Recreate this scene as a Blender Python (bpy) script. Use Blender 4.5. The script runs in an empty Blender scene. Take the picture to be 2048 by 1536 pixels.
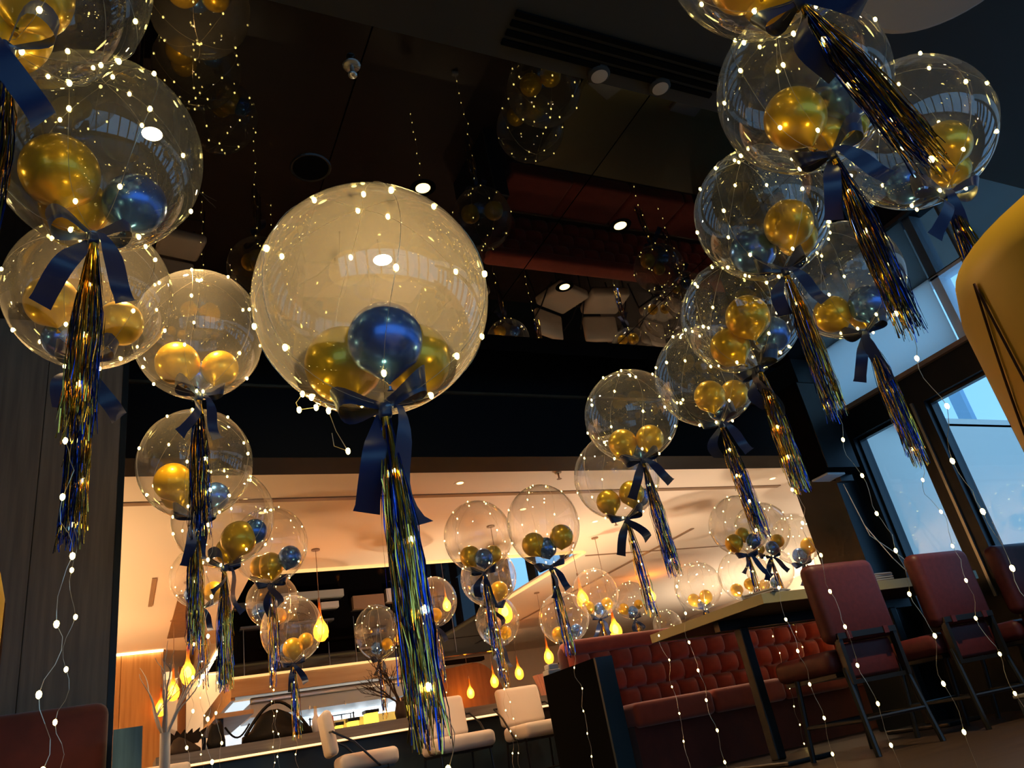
import bpy, bmesh, math, random
from mathutils import Vector, Matrix
PI = math.pi
random.seed(7)
S = bpy.context.scene
C = S.collection

# ------------------------------------------------------------------ camera, sky, exposure
cam_d = bpy.data.cameras.new('camera'); cam = bpy.data.objects.new('camera', cam_d); C.objects.link(cam)
cam_d.sensor_width = 36.0; cam_d.lens = 36.0*1538/2048; cam_d.clip_start = 0.02
cam.matrix_world = Matrix(((0.896180, -0.038325, -0.442032, 0), (-0.408055, -0.462387, -0.787204, 0), (-0.174220, 0.885849, -0.430021, 0.37), (0, 0, 0, 1)))
S.camera = cam
w = bpy.data.worlds.new('sky'); S.world = w; w.use_nodes = True
wn = w.node_tree.nodes; wl = w.node_tree.links
bg = wn['Background']; bg.inputs['Strength'].default_value = 0.98
tc = wn.new('ShaderNodeTexCoord'); nz = wn.new('ShaderNodeTexNoise'); nz.inputs['Scale'].default_value = 2.2; nz.inputs['Detail'].default_value = 4
rp = wn.new('ShaderNodeValToRGB')
rp.color_ramp.elements[0].color = (0.19, 0.49, 0.90, 1); rp.color_ramp.elements[0].position = 0.35
rp.color_ramp.elements[1].color = (0.30, 0.62, 0.97, 1); rp.color_ramp.elements[1].position = 0.68
wl.new(tc.outputs['Generated'], nz.inputs['Vector']); wl.new(nz.outputs['Fac'], rp.inputs['Fac']); wl.new(rp.outputs['Color'], bg.inputs['Color'])
S.view_settings.view_transform = 'Standard'; S.view_settings.look = 'None'
S.view_settings.exposure = 0.75; S.view_settings.gamma = 1.0; S.view_settings.use_curve_mapping = False
cy = S.cycles
cy.transparent_max_bounces = 64; cy.max_bounces = 10; cy.diffuse_bounces = 4; cy.glossy_bounces = 5; cy.transmission_bounces = 4
cy.sample_clamp_indirect = 6.0; cy.caustics_reflective = False; cy.caustics_refractive = False
cy.use_denoising = True; cy.use_adaptive_sampling = True; cy.adaptive_threshold = 0.045; cy.adaptive_min_samples = 16

# ------------------------------------------------------------------ materials
MATS = {}
def mat(name, col=(.5,.5,.5), rough=.5, metal=0.0, emit=None, es=0.0, spec=.5, coat=0.0, sheen=0.0, trans=0.0, ior=1.5):
    m = bpy.data.materials.new(name); m.use_nodes = True; MATS[name] = m
    b = m.node_tree.nodes['Principled BSDF']
    b.inputs['Base Color'].default_value = (*col, 1); b.inputs['Roughness'].default_value = rough; b.inputs['Metallic'].default_value = metal
    b.inputs['Specular IOR Level'].default_value = spec; b.inputs['Coat Weight'].default_value = coat; b.inputs['IOR'].default_value = ior
    b.inputs['Coat Roughness'].default_value = .08
    b.inputs['Sheen Weight'].default_value = sheen; b.inputs['Transmission Weight'].default_value = trans
    if emit: b.inputs['Emission Color'].default_value = (*emit, 1); b.inputs['Emission Strength'].default_value = es
    return m
def noise_col(m, c1, c2, scale=(8,8,8), detail=6, bump=0.0, wave=False, dist=3.0, lo=.35, hi=.7):
    nt = m.node_tree; b = nt.nodes['Principled BSDF']
    t = nt.nodes.new('ShaderNodeTexCoord'); mp = nt.nodes.new('ShaderNodeMapping'); mp.inputs['Scale'].default_value = scale
    if wave:
        n = nt.nodes.new('ShaderNodeTexWave'); n.inputs['Scale'].default_value = 1.0; n.inputs['Distortion'].default_value = dist; n.inputs['Detail'].default_value = 3
    else:
        n = nt.nodes.new('ShaderNodeTexNoise'); n.inputs['Detail'].default_value = detail; n.inputs['Scale'].default_value = 1.0
    r = nt.nodes.new('ShaderNodeValToRGB'); r.color_ramp.elements[0].color = (*c1,1); r.color_ramp.elements[1].color = (*c2,1)
    r.color_ramp.elements[0].position = lo; r.color_ramp.elements[1].position = hi
    L = nt.links
    L.new(t.outputs['Object'], mp.inputs['Vector']); L.new(mp.outputs['Vector'], n.inputs['Vector'])
    o = n.outputs['Fac']; L.new(o, r.inputs['Fac']); L.new(r.outputs['Color'], b.inputs['Base Color'])
    if bump:
        bp = nt.nodes.new('ShaderNodeBump'); bp.inputs['Strength'].default_value = bump; bp.inputs['Distance'].default_value = .01
        L.new(o, bp.inputs['Height']); L.new(bp.outputs['Normal'], b.inputs['Normal'])
    return m
mat('gloss_black', (.004,.004,.005), .015, spec=.5)
mat('matte_black', (.006,.006,.006), .8, spec=.0); mat('black_metal', (.012,.012,.012), .35, .3)
mat('bulkhead', (.022,.020,.015), .8)
mat('beam_black', (.006,.006,.007), .6, spec=.1)
mat('brass', (.75,.5,.28), .3, 1.0)
noise_col(mat('wood_panel', rough=.55), (.15,.098,.06), (.25,.168,.105), (26,26,1.3), 8, .25, lo=.3, hi=.7)
noise_col(mat('wood_warm', rough=.5), (.42,.20,.06), (.55,.29,.10), (20,20,1.2), 6, .1)
noise_col(mat('wood_brown', rough=.5), (.16,.07,.025), (.22,.10,.04), (14,14,1.2), 6, .1)
noise_col(mat('wood_beige', rough=.5), (.50,.33,.18), (.60,.42,.25), (1.2,14,14), 6, .1)
noise_col(mat('counter_grey', rough=.45), (.13,.115,.10), (.22,.20,.18), (1.5,26,26), 6, .15)
noise_col(mat('floor_wood', rough=.35), (.022,.011,.005), (.042,.022,.009), (1.4,16,3), 6, .1)
noise_col(mat('floor_light', rough=.5), (.02,.011,.006), (.035,.02,.011), (1.2,9,3), 5)
mat('cream', (.86,.76,.64), .85); mat('cream_wall', (.82,.70,.57), .85)
mat('white_panel', (.78,.80,.78), .6); mat('trim_wood', (.30,.20,.13), .5); mat('grey_metal', (.30,.31,.31), .35, .8)
mat('frame_dark', (.010,.013,.015), .35, 0, spec=.25); mat('white_frame', (.75,.80,.85), .4); mat('far_facade', (.35,.50,.62), .6)
mat('navy_panel', (.012,.03,.045), .4); noise_col(mat('navy_wood', rough=.5), (.03,.08,.115), (.07,.15,.20), (18,18,2), 6, .3)
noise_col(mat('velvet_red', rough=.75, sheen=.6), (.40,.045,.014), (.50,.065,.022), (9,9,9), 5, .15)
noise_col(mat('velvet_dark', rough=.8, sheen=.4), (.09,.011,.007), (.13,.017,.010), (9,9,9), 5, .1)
noise_col(mat('leather_red', rough=.5, spec=.3), (.060,.009,.009), (.080,.012,.012), (30,30,30), 5, .06)
mat('leather_mustard', (.66,.40,.02), .5, .2); mat('piping', (.07,.02,.01), .5)
mat('pad_white', (.74,.68,.60), .7, sheen=.2); mat('table_top', (.42,.36,.17), .45); mat('table_under', (.05,.02,.012), .6)
mat('paper', (.60,.58,.55), .8); mat('steel', (.55,.58,.58), .28, .9); mat('steel_light', (.55,.62,.66), .4, .2)
mat('kitchen_white_glow', (.75,.8,.82), .6, emit=(.75,.9,1), es=.55)  # emission in the wall material stands in for kitchen lighting
mat('kitchen_lit', (.8,.8,.8), .5, emit=(.92,.97,1), es=2.2)  # tiles given their own emission for the bright kitchen
mat('amber_box', (.9,.6,.1), .5, emit=(1,.62,.05), es=1.6)
mat('cove_light', (1,.9,.7), .5, emit=(1,.72,.38), es=5.0); mat('cove_edge', (.8,.6,.35), .5, emit=(1,.62,.22), es=.55)
mat('under_led', (1,.9,.7), .5, emit=(1,.60,.28), es=1.1)
mat('downlight_on', (1,.9,.7), .5, emit=(1,.78,.42), es=14.0); mat('downlight_soft', (1,.9,.7), .5, emit=(1,.66,.24), es=2.2)
mat('lamp_hot', (1,.9,.7), .5, emit=(1,.80,.45), es=160.0)
mat('lamp_core', (1,.8,.4), .5, emit=(1,.70,.28), es=30.0)
mat('cable', (.25,.14,.08), .5); mat('gold_trim', (.6,.45,.2), .4, .8)
mat('latex_gold', (1.0,.60,.004), .30, .5, coat=.5); mat('latex_blue', (.06,.24,.80), .26, .75, coat=.5)
mat('ribbon', (.003,.022,.105), .33, 0, sheen=.4)
mat('foil_gold', (.95,.62,.10), .18, 1.0); mat('foil_blue', (.03,.09,.50), .18, 1.0)
mat('wire', (.75,.66,.48), .35, .7)
mat('led', (1,.8,.4), .5, emit=(1,.74,.20), es=15.0)
mat('bark', (.035,.02,.012), .8); mat('branch_white', (.62,.60,.58), .6); mat('bag_black', (.008,.007,.006), .6, spec=.15); mat('red_wax', (.45,.07,.03), .5)
mat('disc_beige', (.44,.38,.31), .75); mat('steel_white', (.7,.72,.74), .4)
for k in ('cove_edge', 'kitchen_white_glow', 'amber_box', 'downlight_soft', 'lamp_core'): MATS[k].cycles.emission_sampling = 'NONE'
def clear_film(name, tint, haze0, haze1, glow, ior=1.5):
    m = bpy.data.materials.new(name); m.use_nodes = True; MATS[name] = m
    nt = m.node_tree; nt.nodes.clear(); N = nt.nodes.new; L = nt.links
    out = N('ShaderNodeOutputMaterial'); tr = N('ShaderNodeBsdfTransparent'); tr.inputs['Color'].default_value = (*tint, 1)
    tl = N('ShaderNodeBsdfTranslucent'); tl.inputs['Color'].default_value = (.9,.88,.82,1)
    rf = N('ShaderNodeBsdfRefraction'); rf.inputs['Roughness'].default_value = .75; rf.inputs['IOR'].default_value = 1.3; rf.inputs['Color'].default_value = (.95,.9,.8,1)
    df = N('ShaderNodeBsdfDiffuse'); df.inputs['Color'].default_value = (.9,.88,.84,1)
    m0 = N('ShaderNodeMixShader'); m0.inputs[0].default_value = .5; L.new(tl.outputs[0], m0.inputs[1]); L.new(df.outputs[0], m0.inputs[2])
    m1 = N('ShaderNodeMixShader'); m1.inputs[0].default_value = glow; L.new(m0.outputs[0], m1.inputs[1]); L.new(rf.outputs[0], m1.inputs[2])
    lw = N('ShaderNodeLayerWeight'); lw.inputs['Blend'].default_value = .5
    pw = N('ShaderNodeMath'); pw.operation = 'POWER'; pw.inputs[1].default_value = 5.0; L.new(lw.outputs['Facing'], pw.inputs[0])
    mr = N('ShaderNodeMapRange'); mr.inputs['To Min'].default_value = haze0; mr.inputs['To Max'].default_value = haze1; L.new(pw.outputs[0], mr.inputs['Value'])
    m2 = N('ShaderNodeMixShader'); L.new(mr.outputs[0], m2.inputs[0]); L.new(tr.outputs[0], m2.inputs[1]); L.new(m1.outputs[0], m2.inputs[2])
    gl = N('ShaderNodeBsdfGlossy'); gl.inputs['Roughness'].default_value = .03
    fr = N('ShaderNodeFresnel'); fr.inputs['IOR'].default_value = ior
    geo = N('ShaderNodeNewGeometry')
    m3 = N('ShaderNodeMixShader'); L.new(fr.outputs[0], m3.inputs[0]); L.new(m2.outputs[0], m3.inputs[1]); L.new(gl.outputs[0], m3.inputs[2])
    L.new(m3.outputs[0], out.inputs['Surface'])
    # thin film: fresnel must not see the far wall as a glass-to-air interface
    fr2 = N('ShaderNodeMix'); fr2.data_type = 'FLOAT'
    inv = N('ShaderNodeFresnel'); inv.inputs['IOR'].default_value = 1/ior
    L.new(geo.outputs['Backfacing'], fr2.inputs[0]); L.new(fr.outputs[0], fr2.inputs[2]); L.new(inv.outputs[0], fr2.inputs[3]); L.new(fr2.outputs[0], m3.inputs[0])
    return m
clear_film('bubble_film', (.97,.965,.95), .11, .72, .5, 1.8)
clear_film('window_glass', (.92,.96,1.0), .0, .04, .3)
def amber_glass():
    m = bpy.data.materials.new('amber_glass'); m.use_nodes = True; MATS['amber_glass'] = m
    nt = m.node_tree; nt.nodes.clear(); N = nt.nodes.new; L = nt.links
    out = N('ShaderNodeOutputMaterial'); tr = N('ShaderNodeBsdfTransparent'); tr.inputs['Color'].default_value = (1,.42,.05,1)
    tl = N('ShaderNodeBsdfTranslucent'); tl.inputs['Color'].default_value = (1,.40,.04,1)
    gl = N('ShaderNodeBsdfGlossy'); gl.inputs['Roughness'].default_value = .08
    a = N('ShaderNodeMixShader'); a.inputs[0].default_value = .45; L.new(tr.outputs[0], a.inputs[1]); L.new(tl.outputs[0], a.inputs[2])
    b = N('ShaderNodeMixShader'); b.inputs[0].default_value = .06; L.new(a.outputs[0], b.inputs[1]); L.new(gl.outputs[0], b.inputs[2]); L.new(b.outputs[0], out.inputs[0])
amber_glass()
def blind():
    m = bpy.data.materials.new('blind'); m.use_nodes = True; MATS['blind'] = m
    nt = m.node_tree; nt.nodes.clear(); N = nt.nodes.new; L = nt.links
    out = N('ShaderNodeOutputMaterial'); a = N('ShaderNodeBsdfTranslucent'); a.inputs['Color'].default_value = (1.0,.98,.93,1); b = N('ShaderNodeBsdfDiffuse'); b.inputs['Color'].default_value = (.85,.85,.82,1)
    x = N('ShaderNodeMixShader'); x.inputs[0].default_value = .22; L.new(a.outputs[0], x.inputs[1]); L.new(b.outputs[0], x.inputs[2]); L.new(x.outputs[0], out.inputs[0])
blind()

# ------------------------------------------------------------------ mesh helpers
class MB:
    def __init__(s): s.v = []; s.f = []; s.m = []
    def add(s, vs, fs, mi=0):
        o = len(s.v); s.v += [tuple(p) for p in vs]; s.f += [tuple(i+o for i in f) for f in fs]; s.m += [mi]*len(fs); return s
    def box(s, x0, x1, y0, y1, z0, z1, mi=0):
        return s.add([(x0,y0,z0),(x1,y0,z0),(x1,y1,z0),(x0,y1,z0),(x0,y0,z1),(x1,y0,z1),(x1,y1,z1),(x0,y1,z1)],
                     [(0,3,2,1),(4,5,6,7),(0,1,5,4),(1,2,6,5),(2,3,7,6),(3,0,4,7)], mi)
    def rbox(s, x0, x1, y0, y1, z0, z1, r, seg=3):
        bm = bmesh.new(); bmesh.ops.create_cube(bm, size=1)
        for v in bm.verts: v.co = Vector(((x0+x1)/2+v.co.x*(x1-x0), (y0+y1)/2+v.co.y*(y1-y0), (z0+z1)/2+v.co.z*(z1-z0)))
        bmesh.ops.bevel(bm, geom=bm.edges[:], offset=r, segments=seg, profile=.5, affect='EDGES')
        bm.verts.index_update()
        s.add([v.co for v in bm.verts], [[v.index for v in f.verts] for f in bm.faces]); bm.free(); return s
    def tube(s, pts, r, n=6, mi=0, caps=True):
        pts = [Vector(p) for p in pts]; vs = []; fs = []; u = None
        for i, p in enumerate(pts):
            t = (pts[min(i+1, len(pts)-1)]-pts[max(i-1, 0)])
            t = t.normalized() if t.length > 1e-9 else Vector((0,0,1))
            if u is None: u = t.orthogonal().normalized()
            u = (u-t*u.dot(t)); u = u.normalized() if u.length > 1e-6 else t.orthogonal().normalized()
            b = t.cross(u); rr = r[i] if isinstance(r, (list, tuple)) else r
            for k in range(n):
                a = 2*PI*k/n; vs.append(p+u*(rr*math.cos(a))+b*(rr*math.sin(a)))
        for i in range(len(pts)-1):
            for k in range(n):
                a, b2 = i*n+k, i*n+(k+1) % n; fs.append((a, b2, b2+n, a+n))
        if caps: fs.append(tuple(reversed(range(n)))); fs.append(tuple(range((len(pts)-1)*n, len(pts)*n)))
        return s.add(vs, fs, mi)
    def lathe(s, prof, n=24, c=(0,0,0), mi=0):
        vs = []; fs = []; ring = []
        for r, z in prof:
            if r < 1e-6: ring.append([len(vs)]); vs.append((c[0], c[1], c[2]+z))
            else:
                ring.append(list(range(len(vs), len(vs)+n)))
                vs += [(c[0]+r*math.cos(2*PI*k/n), c[1]+r*math.sin(2*PI*k/n), c[2]+z) for k in range(n)]
        for A, B in zip(ring, ring[1:]):
            if len(A) == 1 and len(B) == 1: continue
            for k in range(n):
                k2 = (k+1) % n
                if len(A) == 1: fs.append((A[0], B[k2], B[k]))
                elif len(B) == 1: fs.append((A[k], A[k2], B[0]))
                else: fs.append((A[k], A[k2], B[k2], B[k]))
        return s.add(vs, [tuple(reversed(f)) for f in fs] if prof[0][1] > prof[-1][1] else fs, mi)
    def strip(s, pts, ws, mi=0):
        o = []
        for p, wv in zip(pts, ws): p = Vector(p); wv = Vector(wv); o += [p-wv, p+wv]
        return s.add(o, [(2*i, 2*i+1, 2*i+3, 2*i+2) for i in range(len(pts)-1)], mi)
    def mesh(s, name, mats, smooth=True):
        me = bpy.data.meshes.new(name); me.from_pydata(s.v, [], s.f)
        for m in (mats if isinstance(mats, (list, tuple)) else [mats]): me.materials.append(MATS[m])
        if len(set(s.m)) > 1: me.polygons.foreach_set('material_index', s.m)
        if smooth: me.polygons.foreach_set('use_smooth', [True]*len(me.polygons))
        me.update(); return me
def obj(name, mb, m, parent=None, loc=None, smooth=False, label=None):
    me = mb if isinstance(mb, bpy.types.Mesh) else mb.mesh(name, m, smooth)
    o = bpy.data.objects.new(name, me); C.objects.link(o)
    if parent: o.parent = parent
    if loc is not None: o.location = loc
    if label: o['label'] = label
    return o
def tag(o, label, cat, group=None, kind=None):
    o['label'] = label; o['category'] = cat
    if group: o['group'] = group
    if kind: o['kind'] = kind
    return o
def thing(name, label, cat, loc=(0,0,0), rz=0, group=None):
    o = bpy.data.objects.new(name, None); C.objects.link(o); o.empty_display_size = .1
    o.location = loc; o.rotation_euler = (0,0,rz); return tag(o, label, cat, group)
def struct(name, mb, m, label=None, smooth=False, parent=None):
    o = obj(name, mb, m, parent, smooth=smooth)
    if not parent: o['kind'] = 'structure'
    if label: o['label'] = label
    return o
def copy_tree(o, parent=None):
    c = o.copy(); C.objects.link(c)
    if parent: c.parent = parent
    for ch in o.children: copy_tree(ch, c)
    return c
def light(name, kind, loc, power, col, parent=None, size=.1, spot=1.2, blend=.6, rot=(0,0,0)):
    d = bpy.data.lights.new(name, kind); d.energy = power; d.color = col
    if kind == 'SPOT': d.spot_size = spot; d.spot_blend = blend; d.shadow_soft_size = size
    elif kind == 'AREA': d.size = size
    else: d.shadow_soft_size = size
    o = bpy.data.objects.new(name, d); C.objects.link(o); o.location = loc; o.rotation_euler = rot
    if parent: o.parent = parent
    return o

# ------------------------------------------------------------------ the setting
H1, YB, XW, H2, YC = 3.54, 5.2, 6.4, 2.95, 6.0
struct('floor', MB().box(-6.1, 6.5, -5.1, 5.4, -.1, 0), 'floor_wood', 'dark oak floor of the dining room')
struct('floor_2', MB().box(-4.1, 14.1, 5.4, 20.1, -.1, 0), 'floor_light', 'pale floor of the room beyond the beam')
ce = struct('ceiling', MB().box(-6.1, 6.5, 2.3, 5.2, H1+.012, H1+.1), 'matte_black', 'mirror-black glossy ceiling')
xs = [-6.1, -4.65, -3.25, -1.85, -.45, .95, 2.55, 3.95, 5.2, 6.4]
for a, b in zip(xs, xs[1:]):
    obj('ceiling_panel', MB().box(a+.004, b-.004, 2.305, 5.2, H1, H1+.011), 'gloss_black', ce)
bk = struct('ceiling_2', MB().box(-6.1, 6.5, -5.1, 2.3, H1-.06, H1+.1), 'bulkhead', 'dark plaster bulkhead before the mirror ceiling')
for k in range(4): obj('vent_slat', MB().box(1.55, 2.85, 2.02+k*.055, 2.05+k*.055, H1-.075, H1-.061), 'matte_black', bk)
struct('ceiling_5', MB().box(-6.1, 8.2, YB, YC+.4, 4.2, 4.3).box(-6.1, 8.2, YB-.02, YB, H1+.1, 4.3).box(6.5, 8.2, YB, YB+.1, H2, 4.3), 'matte_black', 'black recess between mirror ceiling and beam')
struct('beam', MB().box(-4.2, 8.2, YC, YC+.38, 2.87, 4.2), 'beam_black', 'deep black beam between the two rooms')['kind'] = 'structure'
struct('trim_1', MB().box(-.03, 8.0, YC-.025, YC, 3.505, 3.53), 'brass', 'thin brass rail along the black beam')
wl_ = struct('wall_left', MB().box(-6.1, -.06, YB+.02, YB+.16, 0, H1), 'wood_panel', 'oak veneer wall')
px = [-6.1, -4.6, -3.4, -2.2, -1.0, -.5, -.06]
for a, b in zip(px, px[1:]): obj('panel', MB().box(a+.003, b-.003, YB, YB+.02, 0, H1), 'wood_panel', wl_)
struct('trim_2', MB().box(-.06, -.025, YB-.005, YB+.2, 0, H1), 'frame_dark', 'grey metal edge strip of the oak wall')
# window wall
PIT, GL = .84, .60
def bay(k): return 4.86-GL-PIT*k, 4.86-PIT*k
wr = MB().box(XW, XW+.2, -5.1, 5.4, 0, .85); wr.box(XW, XW+.2, -5.1, 5.4, 2.57, 2.87)
wr.box(XW, XW+.2, 4.86, 5.4, .85, 2.57)
for k in range(11):
    y0, y1 = bay(k); wr.box(XW, XW+.2, y0-(PIT-GL), y0, .85, 2.57)
struct('wall_right', wr, 'frame_dark', 'black framed window wall')
wp = struct('wall_right_upper', MB().box(XW+.03, XW+.2, 3.12, 3.18, 2.87, H1).box(XW+.03, XW+.2, 3.42, 3.5, 2.87, H1).box(XW+.03, XW+.2, 4.94, 5.0, 2.87, H1).box(XW+.03, XW+.2, -5.1, 5.0, H1-.02, H1+.1), 'white_frame', 'white upper wall with pale blinds above the windows')
for y0, y1 in ((4.28,4.96),(3.5,4.26),(2.4,3.14),(1.6,2.38),(.8,1.58),(0,.78),(-.8,-.02),(-1.6,-.82),(-2.4,-1.62),(-3.2,-2.42),(-4.0,-3.22),(-5.1,-4.02)): obj('blind_panel', MB().box(XW, XW+.004, y0, y1, 2.88, H1), 'blind', wp)
struct('window_30', MB().box(XW+.1, XW+.11, -5.1, 5.0, 2.87, H1), 'window_glass', 'upper glazing behind the blinds')
struct('trim_3', MB().box(XW-.05, XW, -5, 5.0, 2.845, 2.885), 'trim_wood', 'wooden ledge above the windows')
for k in range(11):
    y0, y1 = bay(k)
    wn_ = struct('window_%d' % (k+1), MB().box(XW+.09, XW+.1, y0, y1, .85, 2.57), 'window_glass', 'tall window pane')
    fr = MB()
    for a, b, c, d in ((y0, y0+.02, .85, 2.57), (y1-.02, y1, .85, 2.57), (y0, y1, .85, .88), (y0, y1, 2.54, 2.57)): fr.box(XW+.06, XW+.12, a, b, c, d)
    obj('window_frame', fr, 'black_metal', wn_)
    obj('post_cap', MB().box(XW-.02, XW, y0-.14, y0-.115, .85, 2.6), 'grey_metal', wn_)
struct('column', MB().box(6.12, 6.5, 5.0, 5.52, 0, H1), 'frame_dark', 'black corner column')['kind'] = 'structure'
struct('wall_left_far', MB().box(-6.2, -6.1, -5.1, 5.4, 0, H1), 'matte_black')
# wall behind the viewer, with its own windows
wb = MB().box(-6.1, 6.5, -5.2, -5.1, 0, .4).box(-6.1, 6.5, -5.2, -5.1, 3.3, H1)
for k in range(9): wb.box(-6.1+k*1.4, -6.1+k*1.4+.16, -5.2, -5.1, .4, 3.3)
struct('wall_back', wb, 'frame_dark', 'black framed window wall opposite the beam')
# room beyond the beam: cream ceiling with a recess over the kitchen
OX0, OX1, OY0, OY1 = 1.41, 6.2, 9.92, 17.6
c2 = MB().box(-4.1, 14.1, 6.38, OY0, H2, H2+.03).box(8.2, 14.1, 5.3, 6.38, H2, H2+.03); c2.box(-4.1, OX0, OY0, 20.1, H2, H2+.03); c2.box(OX1, 14.1, OY0, 20.1, H2, H2+.03); c2.box(OX0, OX1, OY1, 20.1, H2, H2+.03)
cc = struct('ceiling_3', c2, 'cream', 'cream plaster ceiling beyond the beam')
obj('slot_vent', MB().box(-.4, 7.75, 7.19, 7.27, H2-.012, H2), 'trim_wood', cc)
obj('slot_vent', MB().box(7.6, 7.66, 9.0, 15.4, H2-.012, H2), 'trim_wood', cc)
obj('slot_vent', MB().box(.29, .34, 9.8, 11.2, H2-.012, H2), 'trim_wood', cc)
obj('slot_vent', MB().box(6.4, 9.6, 10.15, 10.18, H2-.012, H2), 'trim_wood', cc)
gr = obj('vent_grille', MB().box(.63, .89, 10.7, 13.4, H2-.02, H2), 'wood_brown', cc)
struct('trim_4', MB().box(OX0, OX1, OY0-.06, OY0, H2-.03, H2), 'cove_edge', 'warm lit edge of the ceiling recess')
struct('trim_5', MB().box(OX1, OX1+.07, OY0, OY1, H2-.03, H2), 'cove_edge', 'warm lit side edge of the ceiling recess')
struct('trim_6', MB().box(OX0-.28, OX0-.02, 13.2, OY1, H2-.2, H2), 'wood_beige', 'beige downstand beside the kitchen recess')
struct('trim_7', MB().box(OX0-.02, OX0+.03, 13.2, OY1, H2-.22, H2-.1), 'cove_light', 'bright light strip along the downstand')
rc = MB().box(OX0, OX1, OY0, OY1, 3.9, 4.0); rc.box(OX0-.05, OX0, OY0, OY1, H2+.03, 3.9); rc.box(OX0, OX1, OY0-.05, OY0, H2+.03, 3.9); rc.box(OX0, OX1, OY1, OY1+.05, H2+.03, 3.9)
struct('ceiling_4', rc, 'gloss_black', 'black glass ceiling recess above the kitchen')
rw = MB().box(OX1, OX1+.05, 12.55, OY1, H2+.03, 3.9)
for y0, y1 in ((OY0, 10.05), (10.4, 10.6), (11.5, 11.8)): rw.box(OX1, OX1+.05, y0, y1, H2+.03, 3.9)
struct('wall_recess', rw, 'frame_dark', 'dark side of the kitchen recess with high windows')
for i, (y0, y1) in enumerate(((10.05, 10.4), (10.6, 11.5), (11.8, 12.55))):
    struct('window_%d' % (20+i), MB().box(OX1+.02, OX1+.03, y0, y1, H2+.03, 3.9), 'window_glass', 'small high window in the kitchen recess')
w3 = MB().box(OX0, OX1, 13.4, 13.5, 2.15, 3.9)
w3o = struct('wall_kitchen_glass', w3, 'gloss_black', 'black glass wall above the kitchen canopy')
# slabs of boxes and fittings fixed above the canopy
for i, (x0, x1, z0, z1, m) in enumerate(((1.5,2.3,3.28,3.36,'steel'),(2.35,3.4,3.34,3.46,'steel_light'),(3.55,4.1,3.1,3.32,'trim_wood'),(4.15,4.4,3.18,3.40,'steel_white'),(4.42,4.62,3.0,3.14,'steel_white'),(3.0,3.3,3.16,3.26,'steel_white'),(1.7,3.2,2.95,2.98,'grey_metal'),(2.0,3.9,2.62,2.66,'matte_black'),(3.6,4.9,2.42,2.45,'grey_metal'))):
    obj('wall_shelf_panel', MB().box(x0, x1, 13.28, 13.4, z0, z1), m, w3o)
for i in range(9): obj('glass_joint', MB().box(1.75+i*.45, 1.76+i*.45, 13.385, 13.4, 2.2, 3.0), 'grey_metal', w3o)
struct('wall_far', MB().box(-4.1, 14.1, 20.0, 20.1, 0, H2), 'cream_wall', 'cream far wall')
struct('wall_far_left', MB().box(-4.2, -4.1, 5.3, 20.1, 0, H2), 'cream_wall'); struct('wall_far_right', MB().box(14.1, 14.2, 5.3, 20.1, 0, H2), 'cream_wall')
wv = struct('wall_veneer', MB().box(-4.1, .63, 14.42, 14.6, 0, H2), 'wood_warm', 'warm lit oak wall at the far side')
for a, b in ((-1.2,-.6),(-.59,.0),(.01,.62)): obj('panel', MB().box(a, b, 14.4, 14.42, 0, H2), 'wood_warm', wv)
struct('trim_8', MB().box(-1.5, .62, 14.34, 14.38, H2-.03, H2-.005), 'cove_light', 'light strip above the oak wall')
struct('wall_niche', MB().box(.63, 5.5, 17.7, 17.9, 0, H2), 'cream_wall', 'cream wall behind the kitchen')
struct('trim_9', MB().box(.63, 1.3, 17.6, 17.7, 0, 1.8), 'wood_brown', 'brown wood panelling on the niche wall')
# brown arched wall
ar = MB(); pr = [(5.2,0),(5.2,2.25),(6.3,2.3)]+[(6.9+.68*math.cos(a), 1.3+1.05*math.sin(a)) for a in [PI/2-PI/2*i/12 for i in range(13)]]+[(7.6,0)]
n_ = len(pr); ar.add([(x,16.4,z) for x,z in pr]+[(x,16.6,z) for x,z in pr], [tuple(range(n_)), tuple(reversed(range(n_,2*n_)))]+[(i,(i+1) % n_+0, (i+1) % n_+n_, i+n_) for i in range(n_)])
struct('trim_10', MB().box(5.4, 7.1, 16.2, 16.4, 2.36, 2.44), 'matte_black', 'dark bar above the brown arch')
struct('wall_arch', ar, 'wood_brown', 'brown arched wall in the far room')
struct('wall_beam_right', MB().box(6.6, 14.1, 5.3, 5.4, 0, H2+.1), 'cream_wall')
# neighbouring facade outside the windows
fc = thing('facade_frame', 'white framed glass facade outside the window', 'facade', (10.5,0,0))
for y in (1.2, 3.55, 4.5, 6.1): obj('post', MB().box(-.05, .05, y-.09, y+.09, -2, 3.9), 'far_facade', fc)
for z in (1.0, 3.05): obj('rail', MB().box(-.05, .05, -1, 6.2, z-.05, z+.05), 'far_facade', fc)

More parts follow.
